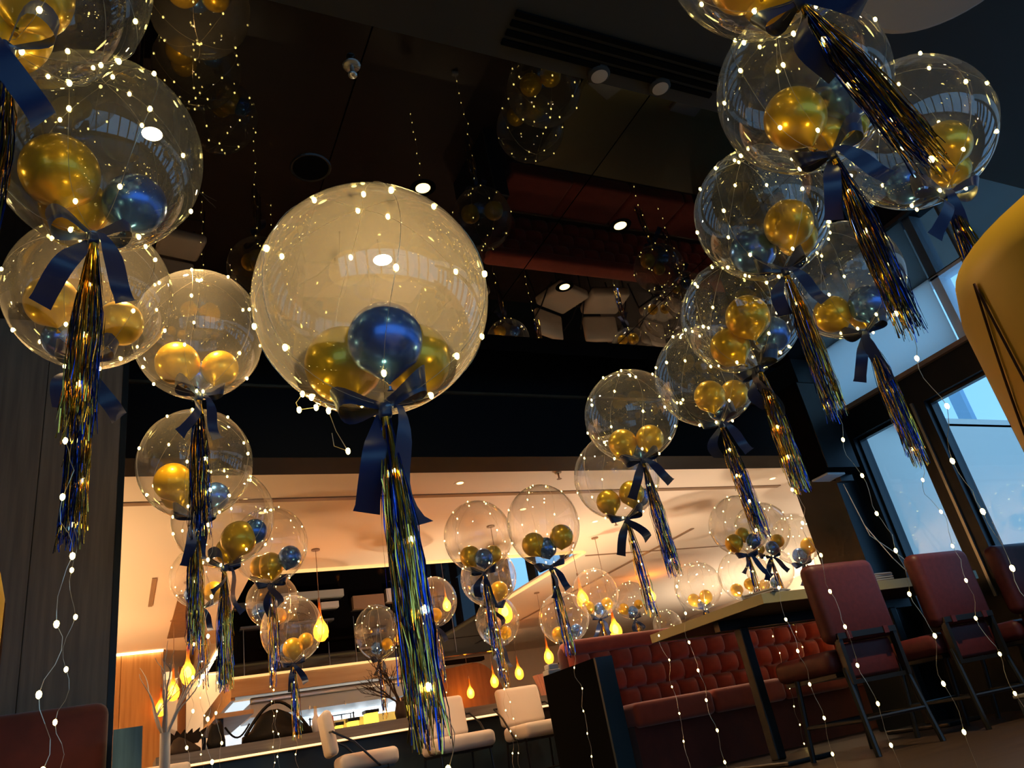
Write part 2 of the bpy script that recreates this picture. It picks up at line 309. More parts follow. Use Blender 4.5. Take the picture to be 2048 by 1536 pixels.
# ------------------------------------------------------------------ ceiling fittings
def downlight(x, y, z, label, on='downlight_soft', r=.05, power=0, col=(1,.75,.42), grp=None, spot=1.3):
    t = thing('downlight', label, 'downlight', (x,y,z), group=grp)
    obj('rim', MB().lathe([(r*.8,-.002),(r*1.35,-.004),(r*1.45,0)], 20), 'matte_black' if z > 3 else 'cream', t)
    obj('lens', MB().lathe([(0,-.0035),(r*.82,-.0025)], 20), on, t)
    if power: light('beam_light', 'SPOT', (0,0,-.03), power, col, t, .04, spot, .7)
    return t
downlight(1.54,3.36,H1,'glowing downlight above the largest balloon', r=.055, power=25)
downlight(3.02,3.42,H1,'glowing downlight beside the two light strands reflected in the ceiling', r=.055, power=25)
downlight(2.98,4.19,H1,'glowing downlight before the beam over the white chairs mirrored above', r=.05, power=25)
hot = downlight(1.50,4.11,H1,'dazzling spotlight seen through the largest balloon','lamp_hot', r=.075, power=30, col=(1,.58,.17), spot=.62)
_hl = [c for c in hot.children if c.type == 'LIGHT'][0]; _hl.rotation_euler = (Vector((.53,1.57,1.45))-Vector(hot.location)).to_track_quat('-Z', 'Y').to_euler()
downlight(0.04,3.28,H1,'dazzling spotlight seen through the balloon by the oak wall','downlight_on', r=.06, power=300, col=(1,.62,.25))
for i, (x, y) in enumerate(((-2.2,3.4),(-1.6,1.2),(1.2,-.6),(3.2,.2),(4.4,2.6),(-2.8,4.3))):  # unseen downlights, added for more light on the near balloons
    z = H1 if y > 2.3 else H1-.06
    downlight(x, y, z, 'added ceiling downlight outside the view', power=300, on='downlight_on', grp='added downlights out of view')
for i, (a, lab) in enumerate(zip(((3.041,6.882),(7.385,6.946),(5.568,8.427),(0.988,7.219)), ('small round downlight near the slot vent above the middle balloons','small round downlight on the cream ceiling beside the column','small downlight between the two hanging blue bows','small downlight on the cream ceiling beside the hooked light wire'))):
    downlight(a[0], a[1], H2, lab, r=.045, power=30, spot=2.2, col=(1,.70,.42))
for i, (x, y) in enumerate(((1.2,7.6),(-1.5,7.7),(-1.5,10.5),(4.2,7.8),(8.5,8.5),(9.5,11.5),(8.5,14.5),(3.5,18.3),(-.8,12.9))):  # extra downlights, added for bounce light in the far room
    downlight(x, y, H2, 'added small downlight giving bounce light in the far room', r=.045, power=40, spot=2.3, col=(1,.68,.38), grp='added downlights of the far room')
for (x, y, lab) in ((2.13,2.24,'unlit round spotlight can, the larger of two at the bulkhead edge'),(2.51,2.22,'unlit round spotlight can, the smaller of two at the bulkhead edge')):
    t = thing('spotlight_can', lab, 'spotlight', (x,y,H1-.06)); obj('housing', MB().lathe([(0,-.03),(.05,-.03),(.06,-.02),(.06,0)], 20), 'bulkhead', t, smooth=True); obj('lens', MB().lathe([(0,-.034),(.045,-.031)], 20), 'disc_beige', t)
t = thing('sprinkler_head', 'chrome sprinkler head on the black ceiling', 'sprinkler', (.91,2.59,H1)); obj('rose', MB().lathe([(.0,-.012),(.04,-.01),(.045,0)], 18), 'grey_metal', t, smooth=True); obj('nozzle', MB().lathe([(0,-.07),(.022,-.07),(.022,-.06),(.01,-.055),(.012,-.01)], 12), 'steel', t, smooth=True)
t = thing('ceiling_speaker', 'flush round black ceiling speaker with thin rim', 'speaker', (.86,3.34,H1)); obj('grille', MB().lathe([(0,-.004),(.1,-.004)], 28), 'matte_black', t); obj('rim', MB().lathe([(.1,-.004),(.11,-.008),(.115,0)], 28), 'black_metal', t)
for i, (a, lab) in enumerate(zip(((4.061,6.628),(7.414,6.690),(5.870,8.403)), ('sprinkler on the cream ceiling above the slot vent','sprinkler on the cream ceiling next to the column','sprinkler on the cream ceiling between two hanging tassels'))):
    t = thing('sprinkler_head', lab, 'sprinkler', (a[0],a[1],H2)); obj('rose', MB().lathe([(0,-.01),(.035,-.008),(.04,0)], 14), 'grey_metal', t); obj('nozzle', MB().lathe([(0,-.075),(.03,-.073),(.008,-.06),(.01,-.01)], 10), 'trim_wood', t)
t = thing('ceiling_disc', 'large round beige disc lamp under the dark ceiling', 'ceiling lamp', (3.08,0.95,3.10))
obj('shade', MB().lathe([(0,0),(.41,.0),(.445,.02),(.45,.12),(.43,.13),(0,.13)], 48), 'disc_beige', t, smooth=False); obj('stem', MB().tube([(0,0,.13),(0,0,.48)], .015), 'black_metal', t)

# ------------------------------------------------------------------ pendants
def pendant(x, y, z, s, label, power):
    t = thing('pendant_lamp', label, 'pendant lamp', (x,y,z), group='amber glass pendants')
    g = [(0,-.15),(.04,-.14),(.074,-.10),(.085,-.05),(.08,0),(.06,.045),(.034,.085),(.019,.15),(.012,.30)]
    obj('glass_shade', MB().lathe([(r*s, zz*s) for r, zz in g], 20), 'amber_glass', t, smooth=True)
    obj('bulb', MB().lathe([(0,-.075*s),(.03*s,-.06*s),(.042*s,-.02*s),(.034*s,.02*s),(.014*s,.05*s),(0,.055*s)], 14), 'lamp_core', t, smooth=True)
    obj('socket', MB().tube([(0,0,.28*s),(0,0,.34*s)], .014*s), 'trim_wood', t)
    top = 3.9 if (OX0 < x < OX1 and y > OY0) else H2
    obj('cord', MB().tube([(0,0,.33*s),(0,0,top-z)], .004, 5), 'cable', t)
    obj('ceiling_rose', MB().lathe([(.05,top-z-.015),(.05,top-z)], 16).lathe([(0,top-z-.015),(.05,top-z-.015)], 16), 'trim_wood', t)
    light('glow', 'POINT', (0,0,-.02), power, (1,.55,.2), t, .05)
pendant(0.66, 12.20, 2.01, 1.00, 'amber pendant in the row before the lit oak wall, the middle one', 32)
pendant(0.60, 14.40, 2.07, 1.00, 'amber pendant in the row before the lit oak wall, the lowest one', 32)
pendant(0.70, 10.10, 1.91, 1.00, 'amber pendant in the row before the lit oak wall, the highest one', 32)
pendant(2.01, 9.00, 2.04, 1.00, 'amber pendant glowing at the edge of a small clear balloon by the kitchen glass', 32)
pendant(2.63, 7.60, 1.81, 1.00, 'amber pendant beside the longest tassel', 32)
pendant(4.74, 12.00, 2.78, 0.80, 'amber pendant seen through the balloon behind the longest tassel', 32)
pendant(4.03, 8.40, 1.92, 1.00, 'amber pendant glowing beside a short blue bow tail', 32)
pendant(5.72, 9.40, 2.17, 1.00, 'amber pendant inside the outline of a balloon above the booth', 32)
pendant(6.74, 12.60, 1.85, 1.00, 'amber pendant nearest the rounded booth end', 32)
pendant(7.04, 14.50, 1.84, 1.00, 'amber pendant above the glasses on the bar', 32)
pendant(6.89, 15.40, 1.84, 1.00, 'amber pendant before the brown arch beside a tassel', 32)
pendant(6.58, 16.00, 1.74, 0.90, 'lowest amber pendant before the brown arch', 32)
pendant(6.01, 9.20, 1.68, 1.00, 'amber pendant just above the red booth back', 32)
pendant(8.79, 12.00, 2.59, 0.80, 'small amber pendant beside the golden end of a tassel', 32)

for i, (x, y) in enumerate(((-2.4,8.4),(-2.4,12.0),(11.2,7.4),(12.6,12.5),(3.4,17.2),(5.9,7.5),(4.9,10.4))):  # unseen uplights, added to brighten the cream ceiling
    t = thing('added_uplighter', 'added low black uplighter, unseen, brightening the cream ceiling', 'added lamp', (x,y,0), group='added uplighters of the far room')
    obj('pole', MB().tube([(0,0,0),(0,0,.36)], .02, 8), 'black_metal', t); obj('base', MB().lathe([(.16,0),(.16,.03),(0,.03)], 20), 'black_metal', t); obj('bowl', MB().lathe([(.02,.34),(.14,.44),(.17,.50),(.165,.50),(.13,.45),(0,.38)], 24), 'black_metal', t, smooth=True)
    light('uplight', 'SPOT', (0,0,.5), (420,480,230,420,800,110,200)[i], ((1,.60,.28),(1,.60,.28),(1,.80,.60),(1,.78,.56),(1,.66,.36),(1,.78,.56),(1,.70,.42))[i], t, .1, 2.6, .8, (PI,0,0))

# ------------------------------------------------------------------ bar counter, kitchen
t = thing('bar_counter', 'long bar counter with grey wood slab top and dark navy front', 'counter', (.35,9.2,0))
obj('worktop', MB().box(0, 7.0, 0, .75, .875, .985), 'counter_grey', t)
obj('front_panel', MB().box(.05, 6.95, .22, .28, 0, .85), 'navy_panel', t)
obj('light_strip', MB().box(.02, 6.98, .03, .06, .855, .875), 'under_led', t)
obj('soffit_board', MB().box(.02, 6.98, .06, .7, .85, .874), 'wood_beige', t)
t = thing('kitchen_canopy', 'long beige wood canopy above the open kitchen', 'canopy', (1.45,12.5,0))
obj('fascia', MB().box(0, 3.0, 0, .06, 1.84, 2.10), 'wood_beige', t); obj('lit_edge', MB().box(0, 3.0, -.02, .0, 2.08, 2.115), 'cove_edge', t)
obj('side_board', MB().box(0, .06, .06, 4.4, 1.80, 2.10), 'wood_beige', t); obj('soffit', MB().box(.06, 3.0, .06, 4.4, 1.98, 2.02), 'wood_beige', t)
t = thing('extractor_hood', 'stainless steel extractor hood under the wood canopy', 'hood', (1.75,12.75,0))
obj('lip', MB().rbox(0, 2.4, 0, .1, 1.74, 1.83, .02), 'steel', t, smooth=True); obj('body', MB().box(0, 2.4, .06, 1.2, 1.56, 1.76), 'steel_light', t)
for i in range(4): obj('hook_rail', MB().tube([(.3+i*.55,.04,1.6),(.3+i*.55,.0,1.6),(.3+i*.55,.0,1.54)], .006), 'steel', t)
t = thing('glow_backsplash', 'white kitchen backsplash and tiles with kitchen light put in as glow', 'backsplash', (1.55,14.2,0))
obj('wall_sheet', MB().box(0, 2.85, 0, .06, .0, 1.96), 'kitchen_white_glow', t)
for i in range(9): obj('glow_tile', MB().box(1.35+i*.2, 1.5+i*.2, -.04, 0, 1.36+(i % 2)*.13, 1.47+(i % 2)*.13), 'kitchen_lit', t)
t = thing('plate_rack', 'dark metal rack with plates and utensils in the kitchen', 'rack', (2.75,13.6,1.28))
for x in (.02, .73): obj('leg', MB().box(x-.01, x+.01, -.01, .01, -1.28, .22), 'black_metal', t)
for i in range(3): obj('rail', MB().tube([(0,0,.1*i),(.75,0,.1*i)], .008), 'black_metal', t)
for i in range(5): obj('utensil', MB().tube([(.08+i*.15,0,.2),(.08+i*.15,0,.06),(.1+i*.15,0,.03)], .009), 'black_metal', t)
t = thing('kitchen_unit', 'pale grey kitchen counter unit behind the bar', 'kitchen unit', (2.3,10.9,0))
obj('body', MB().box(0, 1.15, 0, .7, 0, 1.08), 'steel_light', t); obj('top_shelf', MB().box(-.02, 1.17, -.03, .7, 1.08, 1.20), 'steel_white', t); obj('knob', MB().lathe([(0,-.03),(.045,-.03),(.045,0)], 16), 'steel', t, loc=(.8,-.02,1.14)).rotation_euler = (PI/2,0,0)
t = thing('shelf_plank', 'slanting beige plank shelf beside the kitchen pass', 'shelf', (.98,9.98,1.34))
obj('board', MB().box(0, .42, 0, 2.4, 0, .05), 'wood_beige', t); obj('leg', MB().box(.05, .1, .1, .15, -1.34, 0), 'black_metal', t); obj('leg', MB().box(.05, .1, 2.2, 2.25, -1.34, 0), 'black_metal', t)
tag(obj('panel_board', MB().rbox(.80, .91, 13.4, 13.6, 0, 2.5, .01), 'wood_brown'), 'tall brown wooden post beside the kitchen', 'post')
def lump(name, label, cat, loc, segs, m, squash=(1,1,1), seed=1):
    bm = bmesh.new(); rnd = random.Random(seed)
    bmesh.ops.create_icosphere(bm, subdivisions=3, radius=1)
    for v in bm.verts:
        n = v.co.normalized(); k = 1+.12*math.sin(5*n.x+seed)+.1*math.sin(7*n.y+2*seed)+.08*math.sin(9*n.z)
        v.co = Vector((n.x*segs[0]*k, n.y*segs[1]*k, max(n.z*segs[2]*k, -.0)))
    me = bpy.data.meshes.new(name); bm.to_mesh(me); bm.free(); me.materials.append(MATS[m]); me.polygons.foreach_set('use_smooth', [True]*len(me.polygons))
    t = thing(name, label, cat, loc); obj('body', me, m, t); return t
t = lump('shoulder_bag', 'large slumped black bag lying on the bar counter', 'bag', (1.55,9.5,.985), (.36,.2,.27), 'bag_black', seed=2)
obj('strap', MB().tube([(-.33+.66*i/14, -.14, .08+.3*math.sin(PI*i/14)) for i in range(15)], .018), 'bag_black', t)
t = lump('handbag', 'smaller rounded black bag at the bag pile on the bar', 'bag', (.94,9.48,.985), (.09,.12,.26), 'bag_black', seed=5)
obj('strap', MB().tube([(.08+.25*i/10, -.1, .2-.12*math.sin(PI*i/10)) for i in range(11)], .01), 'bag_black', t)
t = thing('candle_jar', 'red wax candle jar on the bar beside the white chair', 'candle', (2.12,9.42,.985)); obj('jar', MB().lathe([(0,0),(.055,0),(.06,.02),(.06,.13),(.055,.15),(0,.15)], 20), 'red_wax', t, smooth=True); obj('lid', MB().lathe([(.05,.15),(.05,.17),(0,.175)], 16), 'steel_white', t, smooth=True)
t = thing('bottle', 'clear white bottle standing beside the red candle jar', 'bottle', (1.99,9.45,.985)); obj('body', MB().lathe([(0,0),(.045,0),(.045,.14),(.02,.19),(.016,.26)], 16), 'steel_white', t, smooth=True); obj('cap', MB().lathe([(.018,.26),(.018,.285),(0,.285)], 12), 'gold_trim', t)
t = lump('flower_bowl', 'dark floral bowl at the end of the bar counter', 'bowl', (.60,9.5,.985), (.17,.14,.16), 'bark', seed=9)
for i in range(7): obj('leaf', MB().strip([(-.1+.04*i,0,.1),(-.16+.06*i,-.05,.2),(-.2+.075*i,-.08,.24)], [(.025,0,0),(.03,0,0),(.004,0,0)]), 'bark', t)
for i, (x, y, h, wd, lab) in enumerate(((2.55,10.75,.12,.09,'smallest glowing amber lantern box behind the bar'),(2.72,10.7,.14,.13,'glowing amber lantern box with a dark lid, second of the row'),(2.95,10.65,.2,.16,'glowing amber lantern box beside the twig vase'),(3.42,10.6,.22,.17,'tall amber lantern box below the longest tassel'),(3.66,10.5,.25,.2,'orange lantern box behind the white chair'))):
    t = thing('lantern_box', lab, 'lantern', (x,y,1.0)); obj('shade', MB().rbox(-wd/2, wd/2, -wd/2, wd/2, .01, h, .01), 'amber_box', t); obj('frame', MB().box(-wd/2-.01, wd/2+.01, -wd/2-.01, wd/2+.01, h, h+.04), 'black_metal', t); obj('foot', MB().box(-wd/2-.01, wd/2+.01, -wd/2-.01, wd/2+.01, 0, .012), 'black_metal', t)
tag(obj('serving_ledge', MB().rbox(2.45, 3.85, 10.35, 10.88, .9, .998, .01), 'trim_wood'), 'dark wood ledge carrying the amber lantern boxes', 'ledge')

def branches(mb, p, d, L, r, depth, rnd, spread=.55, up=.25, n=2):
    pts = [Vector(p)]; dd = Vector(d).normalized()
    for i in range(4):
        dd = (dd+Vector((rnd.uniform(-1,1), rnd.uniform(-1,1), rnd.uniform(-.4,1)*up))*.22).normalized(); pts.append(pts[-1]+dd*L/4)
    mb.tube(pts, [r*(1-.12*i) for i in range(5)], 5)
    if depth == 0: return
    for k in range(n+(1 if rnd.random() < .5 else 0)):
        b = pts[rnd.choice((2,3,4))]
        nd = (dd+Vector((rnd.uniform(-1,1), rnd.uniform(-1,1), rnd.uniform(-.6,.9)))*spread).normalized()
        branches(mb, b, nd, L*rnd.uniform(.6,.85), r*.62, depth-1, rnd, spread, up, n)
t = thing('twig_arrangement', 'dark bare twigs in a brown vase on the bar counter', 'branches', (2.98,9.45,.985)); rnd = random.Random(4)
obj('vase', MB().lathe([(0,0),(.06,0),(.075,.08),(.05,.18),(.055,.2),(.045,.19),(0,.19)], 18), 'bark', t, smooth=True)
for k in range(8):
    mb = MB(); a = k*2*PI/8+rnd.random(); branches(mb, (0,0,.17), (math.cos(a)*.9, math.sin(a)*.5, .55+rnd.random()*.5), .30, .013, 3, rnd, .75); obj('twig', mb, 'bark', t)
t = thing('white_branches', 'white painted branches rising from a slim white post', 'branches', (.29,6.2,0)); rnd = random.Random(11)
obj('post', MB().tube([(0,0,0),(0,0,.5),(.0,0,.93)], .034, 14), 'branch_white', t, smooth=True)
for k in range(7):
    mb = MB(); a = k*2*PI/7+.4; branches(mb, (0,0,.9), (math.cos(a)*.55, math.sin(a)*.55, .9), .34, .010, 2, rnd, .5, .2, 1); obj('branch', mb, 'branch_white', t)
for i, (x, y, lab) in enumerate(((4.62,9.4,'stemmed clear glass on the bar behind the white chair'),(4.74,9.5,'clear glass tumbler on the bar near the pleated pink vase'),(4.50,9.5,'clear glass on the bar closest to the tassel end'))):
    t = thing('drinking_glass', lab, 'glass', (x,y,.985)); obj('bowl', MB().lathe([(.028,0),(.03,.005),(.04,.06),(.045,.14),(.043,.14),(.038,.06),(0,.012)], 18), 'window_glass', t, smooth=True); obj('foot', MB().lathe([(0,0),(.03,0),(.03,.006),(0,.008)], 16), 'window_glass', t)
t = thing('pleated_vase', 'pleated pink vase on the bar beside the dark booth panel', 'vase', (4.95,9.45,.985))
vs = MB(); n = 40; prof = [(.08,0),(.10,.1),(.13,.2),(.15,.27)]; vv = []; ff = []
for j, (r, z) in enumerate(prof):
    for k in range(n): rr = r*(1+(.09 if k % 2 else -.05)); vv.append((rr*math.cos(2*PI*k/n), rr*math.sin(2*PI*k/n), z))
for j in range(3):
    for k in range(n): ff.append((j*n+k, j*n+(k+1) % n, (j+1)*n+(k+1) % n, (j+1)*n+k))
vs.add(vv, ff); MATS['pink'] = mat('pink', (.75,.40,.30), .5); obj('body', vs, 'pink', t); obj('base', MB().lathe([(0,0),(.08,0),(.08,.01),(0,.01)], 20), 'pink', t)
t = thing('napkin_stack', 'folded white napkins at the rounded end of the red booth', 'napkins', (3.72,6.95,1.0)); obj('napkin', MB().rbox(-.07,.07,-.06,.06,0,.05,.01), 'paper', t); obj('napkin', MB().rbox(-.05,.06,-.05,.05,.05,.10,.01), 'paper', t)

# ------------------------------------------------------------------ white chairs at the bar
def white_chair(label, loc, rz, sc=1.0):
    t = thing('bar_chair', label, 'chair', loc, rz, 'white padded bar chairs')
    obj('seat', MB().rbox(-.32, .32, -.56, .02, .52, .68, .055, 4), 'pad_white', t, smooth=True)
    o = obj('backrest', MB().rbox(-.29, .29, -.05, .05, 0, .43, .048, 4), 'pad_white', t, loc=(0,.06,.685), smooth=True); o.rotation_euler = (-.14,0,0)
    for s in (-1, 1):
        obj('arm_rail', MB().tube([(s*.30,.1,.90),(s*.35,.08,.90),(s*.36,-.12,.78),(s*.36,-.34,.54),(s*.33,-.36,.53)], .011), 'black_metal', t)
        obj('back_clip', MB().box(s*.25-.03, s*.25+.05, .08, .11, .87, .92), 'black_metal', t)
        obj('leg', MB().tube([(s*.28,-.44,.56),(s*.30,-.47,0)], .012), 'black_metal', t); obj('leg', MB().tube([(s*.28,.0,.56),(s*.30,.08,0)], .012), 'black_metal', t)
    obj('foot_rail', MB().tube([(-.295,-.465,.2),(.295,-.465,.2)], .01), 'black_metal', t); t.scale = (sc,)*3
    obj('seat_frame', MB().box(-.29, .29, -.5, 0, .50, .522), 'black_metal', t)
white_chair('white padded bar chair facing us below the longest tassel', (3.25,8.75,0), .06)
white_chair('white padded bar chair next to the black booth panel', (4.28,8.85,0), .05)
white_chair('white padded chair turned sideways beside the red candle jar', (2.0,8.55,0), 1.45)
white_chair('white padded chair at the bar end behind the white branches', (.42,8.45,0), .2, .78)
for i, (x, lab) in enumerate(((5.75,'white padded bar chair hidden behind the booth, first of three mirrored in the ceiling'),(6.65,'white padded bar chair hidden behind the booth, middle of three mirrored in the ceiling'),(7.7,'white padded bar chair hidden behind the booth, last of three mirrored in the ceiling'))):
    white_chair(lab, (x,8.6,0), (.35,-.15,.25)[i])

# ------------------------------------------------------------------ red booth
t = thing('booth_sofa', 'long rust red booth sofa with button tufted back', 'sofa', (3.92,6.0,0))
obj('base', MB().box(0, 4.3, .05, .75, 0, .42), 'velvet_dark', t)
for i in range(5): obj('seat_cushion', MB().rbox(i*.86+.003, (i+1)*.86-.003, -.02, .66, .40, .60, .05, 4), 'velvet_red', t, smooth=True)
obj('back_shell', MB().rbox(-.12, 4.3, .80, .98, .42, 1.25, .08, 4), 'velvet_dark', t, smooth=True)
obj('top_roll', MB().rbox(-.1, 4.3, .68, .95, 1.13, 1.27, .055, 4), 'velvet_red', t, smooth=True)
tw, th = .235, .19
bm = bmesh.new(); bmesh.ops.create_grid(bm, x_segments=7, y_segments=7, size=1)
for v in bm.verts:
    x, y = v.co.x, v.co.y; e = max(0, 1-abs(x)**3.2)**.5*max(0, 1-abs(y)**3.2)**.5
    v.co = Vector((x*tw/2, -.095*e, y*th/2))
tme = bpy.data.meshes.new('tuft'); bm.to_mesh(tme); bm.free(); tme.materials.append(MATS['velvet_red']); tme.polygons.foreach_set('use_smooth', [True]*len(tme.polygons))
for r in range(3):
    for c in range(18):
        obj('tuft', tme, None, t, loc=(tw*(c+.5)-.09+(tw/2 if r % 2 else 0), .79, .60+th*(r+.5)-.02))
t = thing('booth_divider', 'black upright divider at the end of the red booth', 'divider', (3.62,5.95,0)); obj('board', MB().box(0, .15, .03, 1.0, 0, .985), 'matte_black', t); obj('edge', MB().box(0, .17, 0, .03, 0, 1.0), 'navy_panel', t); obj('cap', MB().box(0, .17, .03, 1.0, .985, 1.0), 'matte_black', t)
# oak wall bench
t = thing('wall_bench', 'dark red upholstered bench against the oak wall', 'bench', (-1.9,4.5,0))
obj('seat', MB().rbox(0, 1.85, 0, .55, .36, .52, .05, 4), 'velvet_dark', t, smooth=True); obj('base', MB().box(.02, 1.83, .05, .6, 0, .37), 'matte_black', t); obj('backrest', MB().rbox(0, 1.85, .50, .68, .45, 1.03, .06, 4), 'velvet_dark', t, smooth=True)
t = thing('bench_divider', 'navy stained wooden divider at the end of the red bench', 'divider', (-.02,4.55,0)); obj('board', MB().box(0, .13, .02, .65, 0, .82), 'matte_black', t); obj('edge', MB().box(0, .13, 0, .02, 0, .83), 'navy_wood', t); obj('cap', MB().box(0, .13, .02, .65, .82, .83), 'matte_black', t)

# ------------------------------------------------------------------ high table and red stools
t = thing('high_table', 'long high table with pale olive edge and dark underside', 'table', (3.82,4.02,0))
obj('tabletop', MB().box(0, 2.28, 0, 1.35, 1.035, 1.05), 'table_top', t)
for a in ((0,2.28,0,.02),(0,2.28,1.33,1.35),(0,.02,.02,1.33)): obj('edge_band', MB().box(*a, .985, 1.035), 'table_top', t)
obj('underframe', MB().box(.06, 2.24, .06, 1.29, .99, 1.034), 'table_under', t)
obj('apron', MB().box(.1, 2.2, .62, .68, .92, .99), 'black_metal', t)
for x in (.32, 1.95): obj('leg', MB().rbox(x-.04, x+.04, .61, .69, .03, .93, .01), 'black_metal', t); obj('foot_plate', MB().rbox(x-.2, x+.2, .35, .95, 0, .03, .01), 'black_metal', t)
for i, (x, y, n, lab) in enumerate(((5.0,4.15,8,'stack of paper menus on the high table between the first two stools'),(5.88,4.15,7,'stack of paper menus on the high table by the window'),(4.02,4.17,4,'thin menu pile on the high table behind the first stool'))):
    t = thing('menu_stack', lab, 'menus', (x,y,1.05), .2*i)
    for k in range(n): o = obj('menu', MB().box(-.16, .16, -.11, .11, 0, .007), 'paper' if k % 2 else 'trim_wood', t, loc=(0,0,.0075*k)); o.rotation_euler = (0,0,random.uniform(-.12,.12))
def stool():
    t = thing('bar_stool', '', 'stool', group='red leather bar stools')
    o = obj('backrest', MB().rbox(-.285, .285, -.065, .065, 0, .50, .055, 4), 'leather_red', t, loc=(0,0,.645), smooth=True)
    obj('lower_pad', MB().rbox(-.215, .215, -.03, .03, .43, .64, .02, 3), 'leather_red', t, smooth=True)
    fr = obj('back_frame', MB().box(-.25, .25, -.075, -.045, .665, .70).box(-.25, .25, -.05, -.02, .40, .425), 'black_metal', t)
    for s in (-1, 1):
        obj('frame_side', MB().box(s*.235-.015, s*.235+.015, -.07, -.03, .40, .70), 'black_metal', t)
        obj('strap', MB().box(s*.16-.02, s*.16+.02, -.08, -.073, .66, .705), 'leather_red', t)
        obj('leg', MB().tube([(s*.24,-.03,.5),(s*.27,-.09,0)], .018, 8), 'black_metal', t); obj('leg', MB().tube([(s*.24,.42,.5),(s*.26,.48,0)], .018, 8), 'black_metal', t)
    obj('seat', MB().rbox(-.28, .28, .03, .58, .48, .62, .05, 4), 'leather_red', t, smooth=True)
    obj('foot_ring', MB().tube([(-.26,-.07,.2),(.26,-.07,.2),(.255,.46,.2),(-.255,.46,.2),(-.26,-.07,.2)], .012, 6), 'black_metal', t)
    obj('seat_plate', MB().box(-.24, .24, .06, .54, .455, .48), 'black_metal', t)
    return t
s0 = stool()
for i, (x, y, rz, lab) in enumerate(((4.24,3.72,-.05,'red leather bar stool in full view, its seat and tufted sofa showing behind'),(5.2,3.68,-.03,'middle red leather bar stool between two menu stacks'),(6.02,3.62,-.02,'red leather bar stool closest to the window'))):
    o = s0 if i == 0 else copy_tree(s0); o.location = (x,y,0); o.rotation_euler = (0,0,rz); o['label'] = lab
# mustard tub chairs
def tub(label, loc, rz):
    t = thing('tub_chair', label, 'armchair', loc, rz, 'mustard leather tub chairs')
    vv = []; ff = []; na = 40; A0, A1 = -2.15, 2.15; sec = [(.31,.30),(.355,.34),(.375,.60),(.375,.92),(.36,.985),(.335,1.0),(.315,.985),(.305,.92),(.30,.45),(.31,.30)]
    for i in range(na+1):
        a = A0+(A1-A0)*i/na
        for r, z in sec: vv.append((r*math.sin(a), -r*math.cos(a), z))
    m = len(sec)
    for i in range(na):
        for j in range(m-1): ff.append((i*m+j, (i+1)*m+j, (i+1)*m+j+1, i*m+j+1))
    ff += [tuple(range(m-1)), tuple(reversed(range(na*m, na*m+m-1)))]
    obj('back_shell', MB().add(vv, ff), 'leather_mustard', t, smooth=True)
    obj('seat', MB().lathe([(0,.30),(.30,.30),(.33,.34),(.33,.44),(.30,.48),(0,.49)], 32), 'leather_mustard', t, smooth=True)
    def pt(a, z): return (.378*math.sin(a), -.378*math.cos(a), z)
    for a0 in (-.9, .9, 0):
        obj('piping', MB().tube([pt(a0, .925-.06*k) for k in range(10)], .0022, 6), 'piping', t); obj('piping', MB().tube([pt(a0-.012*k*k*.35-.02*k, .925-.025*k-.004*k*k) for k in range(8)], .0022, 6), 'piping', t)
    for a in (.8, 2.3, 3.9, 5.4): obj('leg', MB().tube([(.24*math.sin(a), .24*math.cos(a), .31), (.29*math.sin(a), .29*math.cos(a), 0)], .016, 8), 'black_metal', t)
tub('mustard leather tub chair at the edge of the frame by the windows', (1.545,.40,0), -1.25)
tub('mustard leather tub chair at the frame edge before the oak wall', (-.63,2.17,0), .9)

# ------------------------------------------------------------------ speaker on the column
t = thing('wall_speaker', 'black loudspeaker box mounted on the corner column', 'speaker', (5.86,4.84,2.18))
obj('cabinet', MB().rbox(-.16, .27, -.14, .14, 0, .92, .015), 'matte_black', t); obj('base_plate', MB().rbox(-.13, .1, -.1, .1, -.02, 0, .004), 'steel_white', t); obj('bracket', MB().box(.1, .27, -.03, .03, -.06, 0), 'black_metal', t)
obj('grille', MB().box(-.15, .26, -.15, -.14, .03, .9), 'black_metal', t)
for i, dx in enumerate((0, .12)): tag(obj('speaker_cable', MB().tube([(6.08, 4.9, 2.12), (6.1+.02*i, 4.86, 1.7-.1*i), (6.12+dx, 4.72, 1.35), (6.2+dx, 4.6, 1.06)], .004, 5), 'wire'), ('slack grey cable from the loudspeaker down to the menus', 'taut grey cable from the loudspeaker down to the table')[i], 'cable')
fl = thing('floor_box', 'dark box standing on the oak floor in the corner', 'box', (4.9,3.05,0), .1); obj('body', MB().rbox(-.2, .2, -.15, .15, 0, .16, .01), 'navy_panel', fl); obj('lid', MB().rbox(-.21, .21, -.16, .16, .16, .18, .005), 'grey_metal', fl)

# ------------------------------------------------------------------ balloons
R0 = .29
def bubble_mesh(nu, nv):
    prof = []
    for j in range(nv+1):
        a = PI/2-PI*j/nv*(.965); prof.append((R0*math.cos(a) if j else 0, R0*math.sin(a)))
    prof += [(.022,-R0*1.015),(.014,-R0*1.05),(.016,-R0*1.09)]
    return MB().lathe(prof, nu).mesh('bubble', 'bubble_film')
BUB = [bubble_mesh(64, 40), bubble_mesh(36, 22)]
def drop(m, nu=28):
    prof = [(0,.5)]
    for j in range(1, 15):
        a = PI/2-(PI*.72)*j/14; r = .5*math.cos(a); prof.append((r, .5*math.sin(a)))
    r0, z0 = prof[-1]
    for k in range(1, 5):
        q = k/4; prof.append((r0*(1-q)+.022*q, z0-.24*q-.03*math.sin(q*PI)*0))
    prof += [(.02, prof[-1][1]-.015)]
    return MB().lathe(prof, nu).mesh('inner_balloon', m)
DROP = {'g': drop('latex_gold'), 'b': drop('latex_blue')}
KNOT = {k: MB().lathe([(.018,.0),(.024,-.02),(.02,-.035),(.045,-.06),(.03,-.062)], 12).mesh('knot', m) for k, m in (('g','latex_gold'),('b','latex_blue'))}
